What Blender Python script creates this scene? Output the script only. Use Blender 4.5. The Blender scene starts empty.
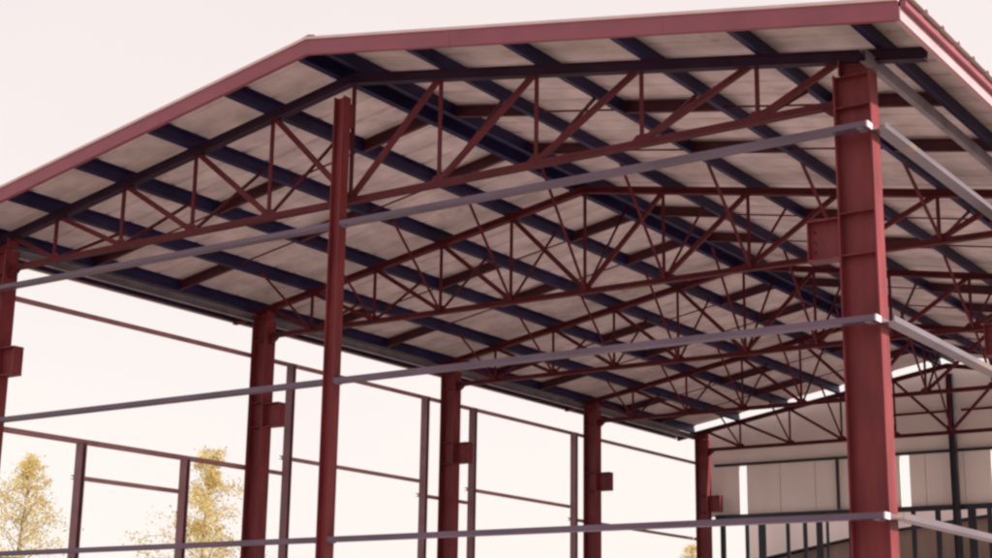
import bpy, math, random
from mathutils import Vector, Matrix
S = bpy.context.scene
C = S.collection
R = math.radians

# ------------------------------------------------------------------ camera
F_PX, YAW, PITCH, ROLL = 1556.37, -0.6061, 0.2439, 0.0147
CAM = Vector((20.0135, -15.1996, 1.3296))
fwd = Vector((math.sin(YAW)*math.cos(PITCH), math.cos(YAW)*math.cos(PITCH), math.sin(PITCH)))
rt = Vector((math.cos(YAW), -math.sin(YAW), 0)); up = rt.cross(fwd)
r2 = math.cos(ROLL)*rt + math.sin(ROLL)*up; u2 = math.cos(ROLL)*up - math.sin(ROLL)*rt
cd = bpy.data.cameras.new('camera'); cam = bpy.data.objects.new('camera', cd); C.objects.link(cam)
M = Matrix((r2, u2, -fwd)).transposed().to_4x4(); M.translation = CAM
cam.matrix_world = M
cd.sensor_width = 36; cd.lens = 36*F_PX/992; cd.clip_start = .1; cd.clip_end = 3000
S.camera = cam

# ------------------------------------------------------------------ sky, sun, exposure
SUN_EL, SUN_AZ = R(33), R(84)        # azimuth measured from +Y towards +X
w = bpy.data.worlds.new('World'); S.world = w; w.use_nodes = True
nt = w.node_tree; bg = nt.nodes['Background']
sky = nt.nodes.new('ShaderNodeTexSky'); sky.sky_type = 'NISHITA'; sky.sun_disc = False
sky.sun_elevation = SUN_EL; sky.sun_rotation = SUN_AZ; sky.dust_density = 4; sky.air_density = 1.2
mx = nt.nodes.new('ShaderNodeMix'); mx.data_type = 'RGBA'
nt.links.new(sky.outputs[0], mx.inputs[6])
# thin high overcast, pale and slightly warm, with faint broad unevenness
tc = nt.nodes.new('ShaderNodeTexCoord'); nz = nt.nodes.new('ShaderNodeTexNoise'); nz.inputs['Scale'].default_value = 1.6
nz.inputs['Detail'].default_value = 3
nt.links.new(tc.outputs['Generated'], nz.inputs['Vector'])
cr = nt.nodes.new('ShaderNodeValToRGB'); nt.links.new(nz.outputs['Fac'], cr.inputs[0])
cr.color_ramp.elements[0].position = .3; cr.color_ramp.elements[1].position = .7
cr.color_ramp.elements[0].color = (.83, .775, .765, 1); cr.color_ramp.elements[1].color = (.90, .83, .78, 1)
sc = nt.nodes.new('ShaderNodeVectorMath'); sc.operation = 'SCALE'; sc.inputs[3].default_value = 7.55
sx = nt.nodes.new('ShaderNodeSeparateXYZ'); nt.links.new(tc.outputs['Generated'], sx.inputs[0])
gr = nt.nodes.new('ShaderNodeValToRGB'); nt.links.new(sx.outputs[2], gr.inputs[0])     # brighter, creamier haze low down
gr.color_ramp.elements[0].position = .05; gr.color_ramp.elements[0].color = (1, 1, .98, 1)
gr.color_ramp.elements[1].position = .48; gr.color_ramp.elements[1].color = (.88, .845, .86, 1)
mu = nt.nodes.new('ShaderNodeVectorMath'); mu.operation = 'MULTIPLY'
nt.links.new(cr.outputs[0], mu.inputs[0]); nt.links.new(gr.outputs[0], mu.inputs[1]); nt.links.new(mu.outputs[0], sc.inputs[0]); nt.links.new(sc.outputs[0], mx.inputs[7])
mx.inputs[0].default_value = .93
nt.links.new(mx.outputs[2], bg.inputs[0]); bg.inputs[1].default_value = .1
sl = bpy.data.lights.new('sun', 'SUN'); sl.energy = 5.0; sl.angle = R(.6); sl.color = (1, .92, .84)
so = bpy.data.objects.new('sun', sl); C.objects.link(so)
sd = Vector((math.sin(SUN_AZ)*math.cos(SUN_EL), math.cos(SUN_AZ)*math.cos(SUN_EL), math.sin(SUN_EL)))
so.rotation_euler = sd.to_track_quat('Z', 'Y').to_euler(); so.location = (60, 0, 60)
vs = S.view_settings; vs.view_transform = 'Standard'; vs.look = 'None'; vs.gamma = 1; vs.exposure = .72
vs.use_curve_mapping = False
S.render.engine = 'CYCLES'
S.cycles.pixel_filter_type = 'BLACKMAN_HARRIS'; S.cycles.filter_width = 2.6
S.cycles.max_bounces = 8; S.cycles.diffuse_bounces = 5

# ------------------------------------------------------------------ materials
def mat(name, col, rough=.6, metal=0, var=.25, scale=3., rust=0., rustcol=(.30, .13, .05), bump=.0, tint=None, translucent=0, streak=None):
    m = bpy.data.materials.new(name); m.use_nodes = True; n = m.node_tree; b = n.nodes['Principled BSDF']
    t = n.nodes.new('ShaderNodeTexCoord')
    a = n.nodes.new('ShaderNodeTexNoise'); a.inputs['Scale'].default_value = scale; a.inputs['Detail'].default_value = 6
    src = t.outputs['Object']
    if streak:
        mp = n.nodes.new('ShaderNodeMapping'); mp.inputs['Scale'].default_value = streak; n.links.new(src, mp.inputs[0]); src = mp.outputs[0]
    n.links.new(src, a.inputs['Vector'])
    r = n.nodes.new('ShaderNodeValToRGB'); r.color_ramp.elements[0].position = .3; r.color_ramp.elements[1].position = .72
    r.color_ramp.elements[0].color = tuple(c*(1-var) for c in col)+(1,)
    c2 = tint or tuple(min(1, c*(1+var)) for c in col)
    r.color_ramp.elements[1].color = tuple(c2)+(1,)
    n.links.new(a.outputs['Fac'], r.inputs[0]); out = r.outputs[0]
    if rust:
        a2 = n.nodes.new('ShaderNodeTexNoise'); a2.inputs['Scale'].default_value = scale*.45; a2.inputs['Detail'].default_value = 8
        a2.inputs['Roughness'].default_value = .7
        n.links.new(t.outputs['Object'], a2.inputs['Vector'])
        rr = n.nodes.new('ShaderNodeValToRGB'); rr.color_ramp.elements[0].position = 1-rust; rr.color_ramp.elements[1].position = 1-rust+.07
        n.links.new(a2.outputs['Fac'], rr.inputs[0])
        k = n.nodes.new('ShaderNodeMix'); k.data_type = 'RGBA'; n.links.new(rr.outputs[0], k.inputs[0])
        n.links.new(out, k.inputs[6]); k.inputs[7].default_value = tuple(rustcol)+(1,); out = k.outputs[2]
    n.links.new(out, b.inputs['Base Color']); b.inputs['Roughness'].default_value = rough; b.inputs['Metallic'].default_value = metal
    if bump:
        bp = n.nodes.new('ShaderNodeBump'); bp.inputs['Strength'].default_value = bump; bp.inputs['Distance'].default_value = .02
        n.links.new(a.outputs['Fac'], bp.inputs['Height']); n.links.new(bp.outputs[0], b.inputs['Normal'])
    if translucent:
        tr = n.nodes.new('ShaderNodeBsdfTranslucent'); n.links.new(out, tr.inputs[0]); ms = n.nodes.new('ShaderNodeMixShader')
        ms.inputs[0].default_value = translucent; n.links.new(b.outputs[0], ms.inputs[1]); n.links.new(tr.outputs[0], ms.inputs[2])
        n.links.new(ms.outputs[0], n.nodes['Material Output'].inputs[0])
    return m
RED = mat('red_oxide_paint', (.170, .027, .033), .5, var=.28, scale=2.2, rust=.36, rustcol=(.175, .030, .026), streak=(3, 3, .6))
TRED = mat('truss_red_paint', (.098, .012, .019), .55, var=.25, scale=3)
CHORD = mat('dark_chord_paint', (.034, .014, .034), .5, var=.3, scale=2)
NAVY = mat('navy_purlin_paint', (.020, .015, .062), .45, var=.4, scale=1.5)
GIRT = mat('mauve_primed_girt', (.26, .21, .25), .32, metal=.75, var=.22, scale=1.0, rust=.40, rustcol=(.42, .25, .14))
POST = mat('mauve_post_flare_lifted', (.23, .10, .12), .5, var=.2)  # mauve paint raised paler, with the flare over the posts coloured in
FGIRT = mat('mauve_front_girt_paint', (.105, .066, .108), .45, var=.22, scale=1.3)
LGIRT = mat('flare_washed_girt_paint', (.36, .17, .19), .5, var=.2)  # left girts: pale pink, lens flare wash put into the colour
GALV = mat('dull_galvanised', (.22, .18, .225), .45, metal=.2, var=.3)
CLEAT = mat('bright_cleat', (.60, .50, .52), .4, metal=.1, var=.1)
SHEET = mat('roof_sheet_coating', (.62, .505, .515), .6, var=.22, scale=2.2, bump=.1, rust=.40, rustcol=(.47, .35, .375))
FASC = mat('pink_red_fascia', (.245, .060, .088), .45, var=.12, scale=2)
EFASC = mat('pale_pink_eave_trim', (.50, .30, .33), .4, var=.1, scale=2)
TRIM = mat('pale_sheet_edge', (.66, .47, .49), .5, var=.1)
PANEL = mat('beige_wall_panel', (.86, .75, .73), .7, var=.10, scale=.8, streak=(1, 1, .25))
DARK = mat('dark_frame_paint', (.020, .016, .030), .5, var=.3)
BROWN = mat('brown_shed_wall', (.25, .175, .145), .8, var=.25, scale=2, streak=(1, 1, .2))
for m_, sp in ((RED, .25), (TRED, .2), (NAVY, .2), (CHORD, .2)): m_.node_tree.nodes['Principled BSDF'].inputs['Specular IOR Level'].default_value = sp
BRIDGE = mat('deep_maroon_bridging_paint', (.072, .011, .022), .6, var=.3)
PJ = mat('panel_joint_strip', (.42, .31, .30), .8)  # joint strips, a darker tone than the panels
CONC = mat('concrete', (.42, .37, .36), .85, var=.15, scale=.7, bump=.2)
DIRT = mat('dry_ground', (.25, .21, .16), .95, var=.3, scale=.25, bump=.4)
LEAF = mat('golden_leaf', (.68, .50, .17), .6, var=.2, scale=.9, tint=(.84, .74, .38), translucent=.62)
BARK = mat('pale_bark', (.32, .26, .20), .9, var=.3, scale=6, bump=.4)

# ------------------------------------------------------------------ mesh helpers
class MB:
    def __init__(s): s.v = []; s.f = []
    def sweep(s, prof, p, q, upv=(0, 0, 1)):
        p = Vector(p); q = Vector(q); d = (q-p).normalized(); u = Vector(upv)
        sd = d.cross(u).normalized(); u = sd.cross(d).normalized(); n = len(prof); b = len(s.v)
        for o in (p, q):
            for a, c in prof: s.v.append(tuple(o+sd*a+u*c))
        for i in range(n):
            j = (i+1) % n; s.f.append((b+i, b+j, b+n+j, b+n+i))
        s.f.append(tuple(b+n-1-i for i in range(n))); s.f.append(tuple(b+n+i for i in range(n)))
        return s
    def bar(s, p, q, wd, h, upv=(0, 0, 1)):
        return s.sweep([(-wd/2, -h/2), (wd/2, -h/2), (wd/2, h/2), (-wd/2, h/2)], p, q, upv)
    def box(s, x0, x1, y0, y1, z0, z1):
        return s.sweep([(x0-(x0+x1)/2, -(y1-y0)/2), (x1-(x0+x1)/2, -(y1-y0)/2), (x1-(x0+x1)/2, (y1-y0)/2), (x0-(x0+x1)/2, (y1-y0)/2)],
                       ((x0+x1)/2, (y0+y1)/2, z0), ((x0+x1)/2, (y0+y1)/2, z1), (0, 1, 0))
    def poly(s, pts, vec):                       # flat outline extruded by vec
        b = len(s.v); n = len(pts); vec = Vector(vec)
        for p in pts: s.v.append(tuple(p))
        for p in pts: s.v.append(tuple(Vector(p)+vec))
        for i in range(n):
            j = (i+1) % n; s.f.append((b+i, b+j, b+n+j, b+n+i))
        s.f.append(tuple(b+n-1-i for i in range(n))); s.f.append(tuple(b+n+i for i in range(n)))
        return s
    def tube(s, pts, rad, n=7):
        pts = [Vector(p) for p in pts]; b0 = len(s.v)
        for k, p in enumerate(pts):
            d = (pts[min(k+1, len(pts)-1)]-pts[max(k-1, 0)]).normalized()
            a = d.orthogonal().normalized(); c = d.cross(a)
            for i in range(n):
                t = 2*math.pi*i/n; s.v.append(tuple(p+(a*math.cos(t)+c*math.sin(t))*rad[k]))
        for k in range(len(pts)-1):
            for i in range(n):
                j = (i+1) % n; o = b0+k*n; s.f.append((o+i, o+j, o+n+j, o+n+i))
        return s
    def build(s, name, m, parent=None):
        me = bpy.data.meshes.new(name); me.from_pydata(s.v, [], s.f); me.update(); me.materials.append(m)
        import bmesh
        bm = bmesh.new(); bm.from_mesh(me); bmesh.ops.recalc_face_normals(bm, faces=bm.faces); bm.to_mesh(me); bm.free()
        o = bpy.data.objects.new(name, me); C.objects.link(o)
        if parent: o.parent = parent
        return o
def gsec(wd, h, t=.007):                         # channel laid on its side: flat web below, flanges up
    return [(-wd/2, -h/2), (wd/2, -h/2), (wd/2, h/2), (wd/2-t, h/2), (wd/2-t, -h/2+t), (-wd/2+t, -h/2+t), (-wd/2+t, h/2), (-wd/2, h/2)]
def isec(wd, fl, tf=.018, tw=.012):              # flanges at +-wd/2 along a, flange length fl along b
    h = wd/2; g = fl/2; t = tw/2
    return [(-h, -g), (-h+tf, -g), (-h+tf, -t), (h-tf, -t), (h-tf, -g), (h, -g), (h, g), (h-tf, g), (h-tf, t), (-h+tf, t), (-h+tf, g), (-h, g)]
def csec(d, h, lip=.02, t=.006, flip=1):         # web at a=0, flanges towards +a*flip, height h
    p = [(0, -h/2), (d, -h/2), (d, -h/2+lip), (d-t, -h/2+lip), (d-t, -h/2+t), (t, -h/2+t), (t, h/2-t), (d-t, h/2-t), (d-t, h/2-lip), (d, h/2-lip), (d, h/2), (0, h/2)]
    return [(a*flip, b) for a, b in p]
def lsec(a, t=.012, sx=1, sy=1):                 # angle section
    return [(0, 0), (sx*a, 0), (sx*a, sy*t), (sx*t, sy*t), (sx*t, sy*a), (0, sy*a)]
def link(o, parent):
    C.objects.link(o); o.parent = parent
    return o

# ------------------------------------------------------------------ ground
def struct(o): o['kind'] = 'structure'; return o
g = MB(); g.v = [(-600, -300, -.12), (600, -300, -.12), (600, 900, -.12), (-600, 900, -.12)]; g.f = [(0, 1, 2, 3)]
struct(g.build('ground', DIRT))
struct(MB().box(-1.2, 15.4, -6, 25.4, -.3, 0).build('concrete_slab', CONC))

# ------------------------------------------------------------------ the hall
W = 14.1865; BAY = 6.; L = 24.; ZA = 9.11; ZE = 7.882; SL = (ZA-ZE)/(W/2); OV = .97; XR = 15.04; XL = W-XR
SHEET_END = 24.03
def zc(x): return ZA - SL*abs(x-W/2)
hall = bpy.data.objects.new('steel_hall', None); C.objects.link(hall)
hall['label'] = 'unfinished open steel hall with red columns, lattice trusses and pitched sheet roof'
MB().box(7.0, 7.16, -.136, -.062, 8.30, 8.62).build('post_head_plate', RED, hall)
hall['category'] = 'building'

# columns ----------------------------------------------------------
def column(x, y, wd, side):                       # side: +1 when the hall's inside is towards +X
    ZT = 7.60
    c = MB().sweep(isec(wd, .27 if side > 0 else .23), (x, y, 0), (x, y, ZT), (0, 1, 0)).build('column', RED, hall)
    for z in (7.57, 7.22, 6.04, 5.58):
        for s_ in (-1, 1):
            st = MB().box(x-wd/2+.019, x+wd/2-.019, min(y+s_*.007, y+s_*.11), max(y+s_*.007, y+s_*.11), z-.005, z+.005)
            st.build('stiffener_plate', RED, c)
    MB().sweep(isec(wd*(.8 if side < 0 else 1), .2), (x-side*(.02 if side < 0 else 0), y, ZT+.002), (x-side*.02, y, zc(x)-.11), (0, 1, 0)).build('column_stub', RED, c)
    xa = x+side*(wd/2+.001); xb = x+side*(wd/2+.36)
    b = MB().box(min(xa, xb), max(xa, xb), y-.007, y+.007, 5.585, 6.0)
    b.box(min(xa, xb), max(xa, xb), y-.10, y+.10, 6.001, 6.016); b.box(min(xa, xb), max(xa, xb), y-.10, y+.10, 5.568, 5.584)
    b.box(xb-.007, xb+.007, y-.09, y+.09, 5.586, 6.0)
    b.build('crane_bracket', RED, c)
    for bz in (5.68, 5.79, 5.90):
        MB().tube([(xb-side*.06, y-.03, bz), (xb-side*.06, y-.007, bz)], [.014, .014], 6).build('bolt', GALV, c)
    MB().box(x-.3, x+.3, y-.24, y+.24, .002, .03).build('base_plate', GALV, c)
    return c
for k in range(5):
    column(.0, k*BAY, .36, 1)
    column(14.165, k*BAY, .42, -1)
# slender middle posts of the two gables
for y, top in ((-.212, 8.70), (L+.137, 8.86)):
    c = MB().sweep(isec(.17, .15, .012, .010), (7.08, y, 0), (7.08, y, top), (0, 1, 0)).build('gable_post', RED if y < 1 else DARK, hall)
    if y > 1: c['label'] = 'dark middle post of the far end wall'
    MB().box(6.93, 7.23, y-.13, y+.13, .002, .02).build('base_plate', GALV, c)

# trusses ----------------------------------------------------------
NX = [1.17, 2.655, 4.14, 5.625, 7.093]; NX = NX + [W-x for x in reversed(NX[:4])]
ZB = 7.31
def truss(parent, y, kb):
    t = MB(); lo = -.088 if y < 1 else -.06
    for s in (-1, 1):                             # double angles back to back with a small gap
        for (xa, xb) in ((XL+.06, W/2), (W/2, XR-.06)):
            t.sweep([(s*.006, lo), (s*.06, lo), (s*.06, lo+.012), (s*.018, lo+.012), (s*.018, .05), (s*.006, .05)], (xa, y, zc(xa)-.058), (xb, y, zc(xb)-.058))
        for (xa, xb) in ((XL+.06, W/2), (W/2, XR-.06)):
            t.sweep([(s*.0185, .0385), (s*.06, .0385), (s*.06, .0495), (s*.0185, .0495)], (xa, y, zc(xa)-.058), (xb, y, zc(xb)-.058))
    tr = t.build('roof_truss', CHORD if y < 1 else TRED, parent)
    b = MB()
    for s in (-1, 1):
        b.sweep([(s*.006, -.045), (s*.055, -.045), (s*.055, -.034), (s*.017, -.034), (s*.017, .045), (s*.006, .045)], (.19, y, ZB), (13.95, y, ZB))
    b.build('bottom_chord', TRED, tr)
    for x in NX:
        MB().sweep([(-.028, -.004), (.028, -.004), (.028, .004), (.004, .004), (.004, .05), (-.004, .05), (-.004, .004), (-.028, .004)],
                   (x, y, ZB+.02), (x, y, zc(x)-.05), (0, 1, 0)).build('vertical', TRED, tr)
    # diagonals: top of the outer node to the bottom of the inner node
    tops = [.12]+NX[:4]; bots = NX[:5]
    for a, bb in zip(tops, bots):
        for m_ in (0, 1):
            xa, xb = (a, bb) if not m_ else (W-a, W-bb)
            MB().bar((xa, y+.012, zc(xa)-.07), (xb, y+.012, ZB+.03), .055, .07).build('diagonal', TRED, tr)
    for x in NX:
        for z, h in ((ZB+.02, .09), (zc(x)-.06, -.08)):
            MB().poly([(x-.16, y-.0045, z), (x+.16, y-.0045, z), (x+.07, y-.0045, z+h), (x-.07, y-.0045, z+h)], (0, .009, 0)).build('gusset_plate', TRED, tr)
    for x in NX:
        for s in (-1, 1):
            if (s == -1 and kb == 0) or (s == 1 and kb == 2): continue
            yb = y+s*1.40
            MB().sweep([(-.025, -.004), (.028, -.004), (.028, .004), (-.017, .004), (-.017, .048), (-.025, .048)],
                       (x+.01, y+s*.02, ZB+.02), (x+.01, yb, zc(x)+.02), (1, 0, 0)).build('knee_brace', TRED, tr)
    for s, x in ((1, .19), (-1, 13.95)):          # seat cleats and bent end stubs at the columns
        MB().poly([(x, y-.05, ZB-.05), (x+s*.16, y-.05, ZB-.05), (x+s*.10, y-.05, ZB-.10), (x, y-.05, ZB-.17)], (0, .1, 0)).build('seat_cleat', TRED, tr)
    return tr
for k in range(5): truss(hall, k*BAY, 0 if k == 0 else 2 if k == 4 else 1)

# purlins, bridging ------------------------------------------------
PD = .20
PX = [-.28, 1.13, 2.60, 4.10, 5.58, 6.90]; PX = PX + [W-x for x in reversed(PX)]
EDGE = [XL+.06, XR-.06]
def pz(x): return zc(x)-.006
for x in PX+EDGE:
    s = 1 if x < W/2 else -1
    upv = Vector((s*-SL, 0, 1)).normalized()
    h = PD/2; pr = [(-.085, -h), (.004, -h), (.004, h-.006), (.06, h-.006), (.06, h), (-.002, h), (-.002, -h+.006), (-.079, -h+.006), (-.079, -h+.02), (-.085, -h+.02)]
    MB().sweep([(s*a, b) for a, b in pr], (x, -OV+.03, pz(x)+h), (x, L+.07, pz(x)+h), upv).build('purlin', NAVY, hall)
MB().box(6.97, 7.216, -OV+.04, L+.05, zc(W/2)+PD-.060, zc(W/2)+PD-.052).build('ridge_plate', NAVY, hall)
for k in range(4):
    for q in (2.08, 4.06):
        y = k*BAY+q
        for i in range(len(PX)-1):
            if i == 5: continue
            a, b = PX[i], PX[i+1]; thick = (i if i < 5 else 10-i) % 2 == 0
            za, zb = pz(a)+PD/2, pz(b)+PD/2
            if thick:
                MB().sweep(csec(.06, .172), (a+.01, y, za-.005), (b-.01, y, zb-.005)).build('bridging_channel', BRIDGE, hall)
            else:
                MB().bar((a+.01, y, za-.03), (b-.01, y, zb-.03), .022, .022).build('sag_rod', TRED, hall)
for x in (-.235, W+.235):                          # eave struts outside the column heads
    s = -1 if x < 1 else 1
    MB().sweep(csec(.07, .14, flip=-s), (x, -.3, 7.68), (x, L+.2, 7.68)).build('eave_strut', GALV, hall)

# roof sheets ------------------------------------------------------
def roof_sheet(xe, xr):
    b = MB(); n = int((SHEET_END+OV)/.5); pr = []
    for i in range(n):
        y = -OV+.0+i*.5
        pr += [(y, 0), (y+.40, 0), (y+.425, .034), (y+.475, .034)]
    pr.append((-OV+n*.5, 0))
    zr = zc(xr)-.006+PD+.003; ze = ZA-SL*abs(xe-W/2)-.006+PD+.003
    for lay in (0, .004):
        for x, z in ((xe, ze), (xr, zr)):
            for y, d in pr: b.v.append((x, y, z+d+lay))
    m = len(pr)
    for i in range(m-1):
        b.f.append((i, i+1, m+i+1, m+i)); b.f.append((2*m+i, 3*m+i, 3*m+i+1, 2*m+i+1))
        b.f.append((i, 2*m+i, 2*m+i+1, i+1)); b.f.append((m+i, m+i+1, 3*m+i+1, 3*m+i))
    b.f.append((0, m, 3*m, 2*m)); b.f.append((m-1, 3*m-1+0, 4*m-1, 2*m-1))
    return b.build('roof_sheet', SHEET, hall)
roof_sheet(XL-.13, W/2-.001); roof_sheet(XR+.13, W/2+.001)
rz = zc(W/2)-.006+PD
MB().poly([(W/2-.12, -OV, rz+.0), (W/2, -OV, rz+.03), (W/2+.12, -OV, rz+.0), (W/2+.12, -OV, rz+.006), (W/2, -OV, rz+.036), (W/2-.12, -OV, rz+.006)], (0, SHEET_END+OV, 0))\
    .build('ridge_cap', TRIM, hall).location.z = .004
# gable fascias (both slopes) with thin pale cover strip; eave fascias
for xa, xb in ((XL, W/2-.001), (W/2+.001, XR)):
    f = MB(); za, zb = zc(xa), zc(xb)
    lo, hi = -.055, .150
    f.poly([(xa, -OV-.03, za+lo), (xb, -OV-.03, zb+lo), (xb, -OV-.03, zb+hi), (xa, -OV-.03, za+hi)], (0, .012, 0))
    f.poly([(xa, -OV-.0179, za+lo), (xb, -OV-.0179, zb+lo), (xb, -OV-.0179, zb+lo+.01), (xa, -OV-.0179, za+lo+.01)], (0, .05, 0))
    fo = f.build('gable_fascia', FASC, hall)
    MB().poly([(xa, -OV-.05, za+hi+.001), (xb, -OV-.05, zb+hi+.001), (xb, -OV-.05, zb+hi+.036), (xa, -OV-.05, za+hi+.036)], (0, .05, 0)).build('cover_strip', TRIM, fo)
    for q in (.29, .66):                          # lapped lengths of trim with a row of screws
        x = xa+(xb-xa)*q; z = zc(x)
        MB().poly([(x-.03, -OV-.033, z-.056), (x+.03, -OV-.033, z-.056), (x+.03, -OV-.033, z+.152), (x-.03, -OV-.033, z+.152)], (0, .0028, 0)).build('lap_joint', FASC, fo)
for x, s in ((XL, -1), (XR, 1)):
    z = zc(x)
    e = MB().box(min(x+s*.003, x+s*.018), max(x+s*.003, x+s*.018), -OV-.03, SHEET_END, z-.055, z+.085)
    e.box(min(x-s*.045, x+s*.002), max(x-s*.045, x+s*.002), -OV-.0, SHEET_END, z-.055, z-.045)
    eo = e.build('eave_fascia', EFASC, hall)
    MB().box(min(x+s*.019, x+s*.075), max(x+s*.019, x+s*.075), -OV-.02, SHEET_END, z+.086, z+.150).build('gutter_back', FASC, eo)

# girts ------------------------------------------------------------
GZ = (6.93, 4.84, 2.835)
for z in GZ:                                      # front gable girts, two lengths meeting at the middle post
    for xa, xb in ((-.22, 6.994), (7.166, 14.372)):
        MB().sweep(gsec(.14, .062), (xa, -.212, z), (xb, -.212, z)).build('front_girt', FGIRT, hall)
    for x, wd in ((0, .08), (14.30, .07)):        # cleats under the girt where it crosses a column
        MB().box(x-wd/2, x+wd/2, -.27, -.137, z-.046, z-.033).build('girt_cleat', GALV, hall)
    MB().box(14.373, 14.392, -.275, -.137, z-.034, z+.034).build('girt_end_cleat', CLEAT, hall)
    for s in (-1, 1):
        MB().box(7.08+s*.0865-(.0 if s > 0 else .05), 7.08+s*.0865+(.05 if s > 0 else 0), -.26, -.16, z-.045, z-.032).build('girt_cleat', GALV, hall)
for z in GZ:                                      # right hand wall girts
    for k in range(4):
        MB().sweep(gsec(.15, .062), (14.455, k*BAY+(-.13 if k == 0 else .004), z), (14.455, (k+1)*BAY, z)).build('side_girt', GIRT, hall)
# left wall girts and posts
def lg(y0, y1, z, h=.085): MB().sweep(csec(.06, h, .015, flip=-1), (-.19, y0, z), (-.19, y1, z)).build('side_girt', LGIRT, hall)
for k in range(4): lg(k*BAY+.003, (k+1)*BAY-.003, 6.955, .075)
LOW = 4.84
lg(.0, 5.997, LOW); lg(6.003, 6.97, LOW, .07); lg(6.86, 11.26, 5.14, .07); lg(11.16, 12.98, LOW, .07); lg(12.93, 17.30, 5.14, .07); lg(17.24, 23.99, LOW, .07)
lg(1.88, 4.33, 4.24, .07); lg(.0, 23.9, 2.835, .07)
for y, zt in ((1.80, 4.79), (4.13, 4.79), (6.76, 6.91), (11.03, 6.91), (12.79, 6.91), (17.06, 6.91)):
    MB().sweep(csec(.16, .10, .02, .007, flip=-1), (-.03, y, 0), (-.03, y, zt), (0, 1, 0)).build('wall_post', POST, hall)

# far end wall -----------------------------------------------------
YW = L+.42
wl = MB()
slots = [(.90, 1.14), (5.53, 5.80), (7.93, 8.25), (12.2, 12.45)]
def wallpiece(x0, x1, z0, z1=None):
    if z1: wl.box(x0, x1, YW, YW+.08, z0, z1); return
    pts = [(x0, YW, z0), (x1, YW, z0), (x1, YW, zc(x1)-.02)]
    if x0 < W/2 < x1: pts.append((W/2, YW, ZA-.02))
    pts.append((x0, YW, zc(x0)-.02)); wl.poly(pts, (0, .08, 0))
wallpiece(-.2, W+.2, 6.86)
xs = [-.2]+[v for s in slots for v in s]+[W+.2]
for i in range(0, len(xs), 2): wallpiece(xs[i], xs[i+1], 5.48, 6.8595)
wall = wl.build('end_wall', PANEL, hall)
for i in range(1, 14):
    x = i*1.02+.1
    if any(a-.05 < x < b+.05 for a, b in slots): continue
    MB().box(x-.006, x+.006, YW-.006, YW-.001, 5.5, 6.84).build('panel_joint', PJ, wall)
for z, m_, h in ((6.89, DARK, .07), (5.44, DARK, .13)):
    MB().box(.2, 13.95, L+.30, L+.38, z-h/2, z+h/2).build('wall_rail', m_, wall)
MB().box(7.3, 13.9, L+.24, L+.29, 7.88, 7.94).build('wall_rail', TRED, wall)
MB().box(5.4, 6.95, L+.24, L+.29, 7.88, 7.94).build('wall_rail', TRED, wall)
for x, wd, z0, z1 in ((3.84, .07, 5.52, 6.85), (1.15, .09, 0, 5.37), (1.60, .20, 0, 5.37), (2.36, .09, 0, 5.37), (2.86, .10, 0, 5.37), (3.27, .16, 0, 5.37), (3.50, .06, 0, 5.37),
                      (4.16, .11, 0, 5.37), (4.9, .09, 0, 5.37), (5.87, .11, 0, 5.37), (6.52, .13, 0, 5.37), (7.40, .20, 0, 5.37), (7.85, .12, 0, 5.37), (8.6, .1, 0, 5.37),
                      (9.5, .1, 0, 5.37), (10.6, .12, 0, 5.37), (11.8, .1, 0, 5.37), (13, .12, 0, 5.37), (.42, .14, 0, 5.37)):
    MB().box(x-wd/2, x+wd/2, L+.30, L+.37, z0, z1).build('mullion', DARK, wall)
# pale building and brown lean-to seen through the far openings
nb = MB().box(-.1, 22, 27.0, 33, -.1, 5.7).build('block_wall', PANEL)
nb['label'] = 'pale windowless block seen through the lower openings of the far end wall'; nb['category'] = 'building'
sh = bpy.data.objects.new('lean_to_shed', None); C.objects.link(sh); sh.location = (6, 25.6, 0)
sh['label'] = 'brown lean-to with sloping top seen behind the dark mullions of the far end'; sh['category'] = 'shed'
a = MB().poly([(-5.4, 0, -.1), (4.5, 0, -.1), (4.5, 0, 5.6), (1.2, 0, 5.25), (-1.7, 0, 4.92), (-5.4, 0, 4.22)], (0, 1.2, 0)).build('wall', BROWN, sh)
MB().poly([(-5.5, -.1, 4.25), (-1.7, -.1, 4.935), (1.2, -.1, 5.265), (4.6, -.1, 5.62), (4.6, -.1, 5.67), (1.2, -.1, 5.315), (-1.7, -.1, 4.985), (-5.5, -.1, 4.30)], (0, 1.35, 0)).build('roof', DARK, sh)

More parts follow.
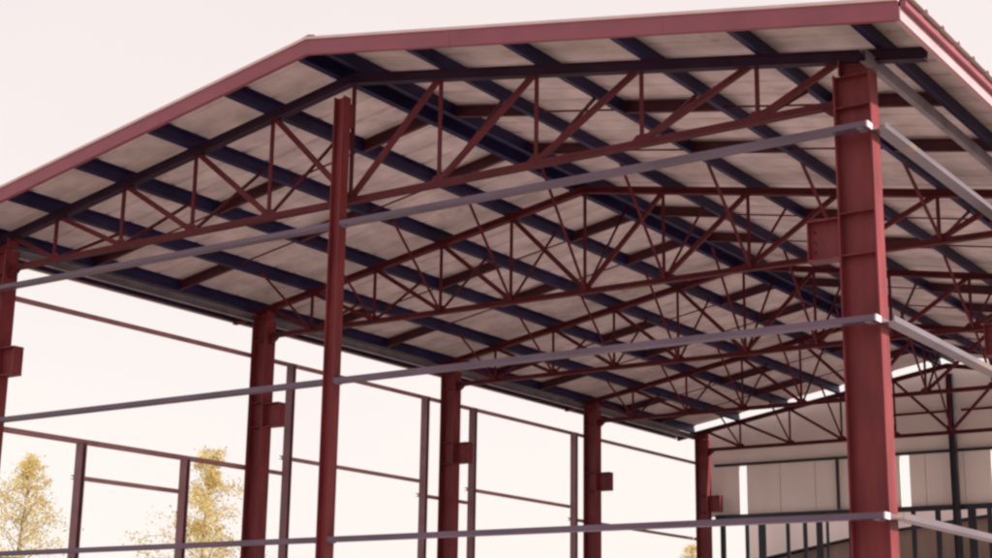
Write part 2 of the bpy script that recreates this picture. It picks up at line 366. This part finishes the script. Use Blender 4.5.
# ------------------------------------------------------------------ trees
def pix(x, y, dist):
    d = fwd + r2*(x-496)/F_PX - u2*(y-279)/F_PX
    return CAM + d.normalized()*dist
def tree(x, ytop, dist, rad, label, seed, nleaf):
    rnd = random.Random(seed); top = pix(x, ytop, dist); H = top.z
    e = bpy.data.objects.new('tree', None); C.objects.link(e); e.location = (top.x, top.y, -.12)
    e['label'] = label; e['category'] = 'tree'
    ax = lambda f: Vector((math.sin(f*3+seed)*.3*f*(1-f)*2, math.cos(f*2.3+seed)*.25*f*(1-f)*2, H*f))
    t = MB(); t.tube([ax(i/10) for i in range(11)], [.16*(1-i/10)+.008 for i in range(11)]); t.build('trunk', BARK, e)
    lv = MB(); br = MB(); nb_ = 44
    def leaves(c, sp, n):
        for _ in range(n):
            p = c+Vector((rnd.gauss(0, sp), rnd.gauss(0, sp), rnd.gauss(-.3*sp, sp*.8)))
            sz = rnd.uniform(.018, .045); a_ = Vector([rnd.gauss(0, 1) for _ in range(3)]).normalized(); b_ = a_.orthogonal().normalized()
            n0 = len(lv.v)
            lv.v.extend([tuple(p-a_*sz), tuple(p+b_*sz*.65), tuple(p+a_*sz), tuple(p-b_*sz*.65)]); lv.f.append((n0, n0+1, n0+2, n0+3))
    for i in range(nb_):
        f = .30+.69*(i/nb_)**.85; base = ax(f)
        an = i*2.4+rnd.uniform(-.5, .5); ln = (rad*(1.04-f)/.5*rnd.uniform(.25, 1.5)+.14)
        if f > .6: ln = min(ln, rad*1.5)
        dr = Vector((math.cos(an), math.sin(an), rnd.uniform(.45, 1.15))).normalized()
        pts = [base, base+dr*ln*.35, base+dr*ln*.7+Vector((0, 0, -.05*ln)), base+dr*ln+Vector((0, 0, -.22*ln))]
        br.tube(pts, [.03*(1.2-f), .02*(1.2-f), .012*(1.2-f), .004], 5)
        for k in range(1, 4):
            for _ in range(2):
                tw = pts[k]+Vector((rnd.gauss(0, .22), rnd.gauss(0, .22), rnd.uniform(-.25, .2)))*min(1, ln)
                br.tube([pts[k], tw], [.007, .003], 4)
                leaves(pts[k].lerp(tw, .7), .04+.10*min(1.5, ln), int(nleaf*rnd.choice((.1, .4, 1, 2))))
    leaves(ax(.985), .08, nleaf//2)
    br.build('branches', BARK, e)
    me = bpy.data.meshes.new('crown'); me.from_pydata(lv.v, [], lv.f); me.materials.append(LEAF)
    o = bpy.data.objects.new('crown', me); C.objects.link(o); o.parent = e
tree(32, 452, 42, 1.6, 'sparse golden tree at the far left beyond the open side wall', 3, 25)
tree(215, 446, 40, 1.4, 'fuller golden tree beside the second red column, beyond the open wall', 8, 36)
tree(693, 541, 60, 1.0, 'low faint golden tree half hidden by the farthest left column', 15, 22)
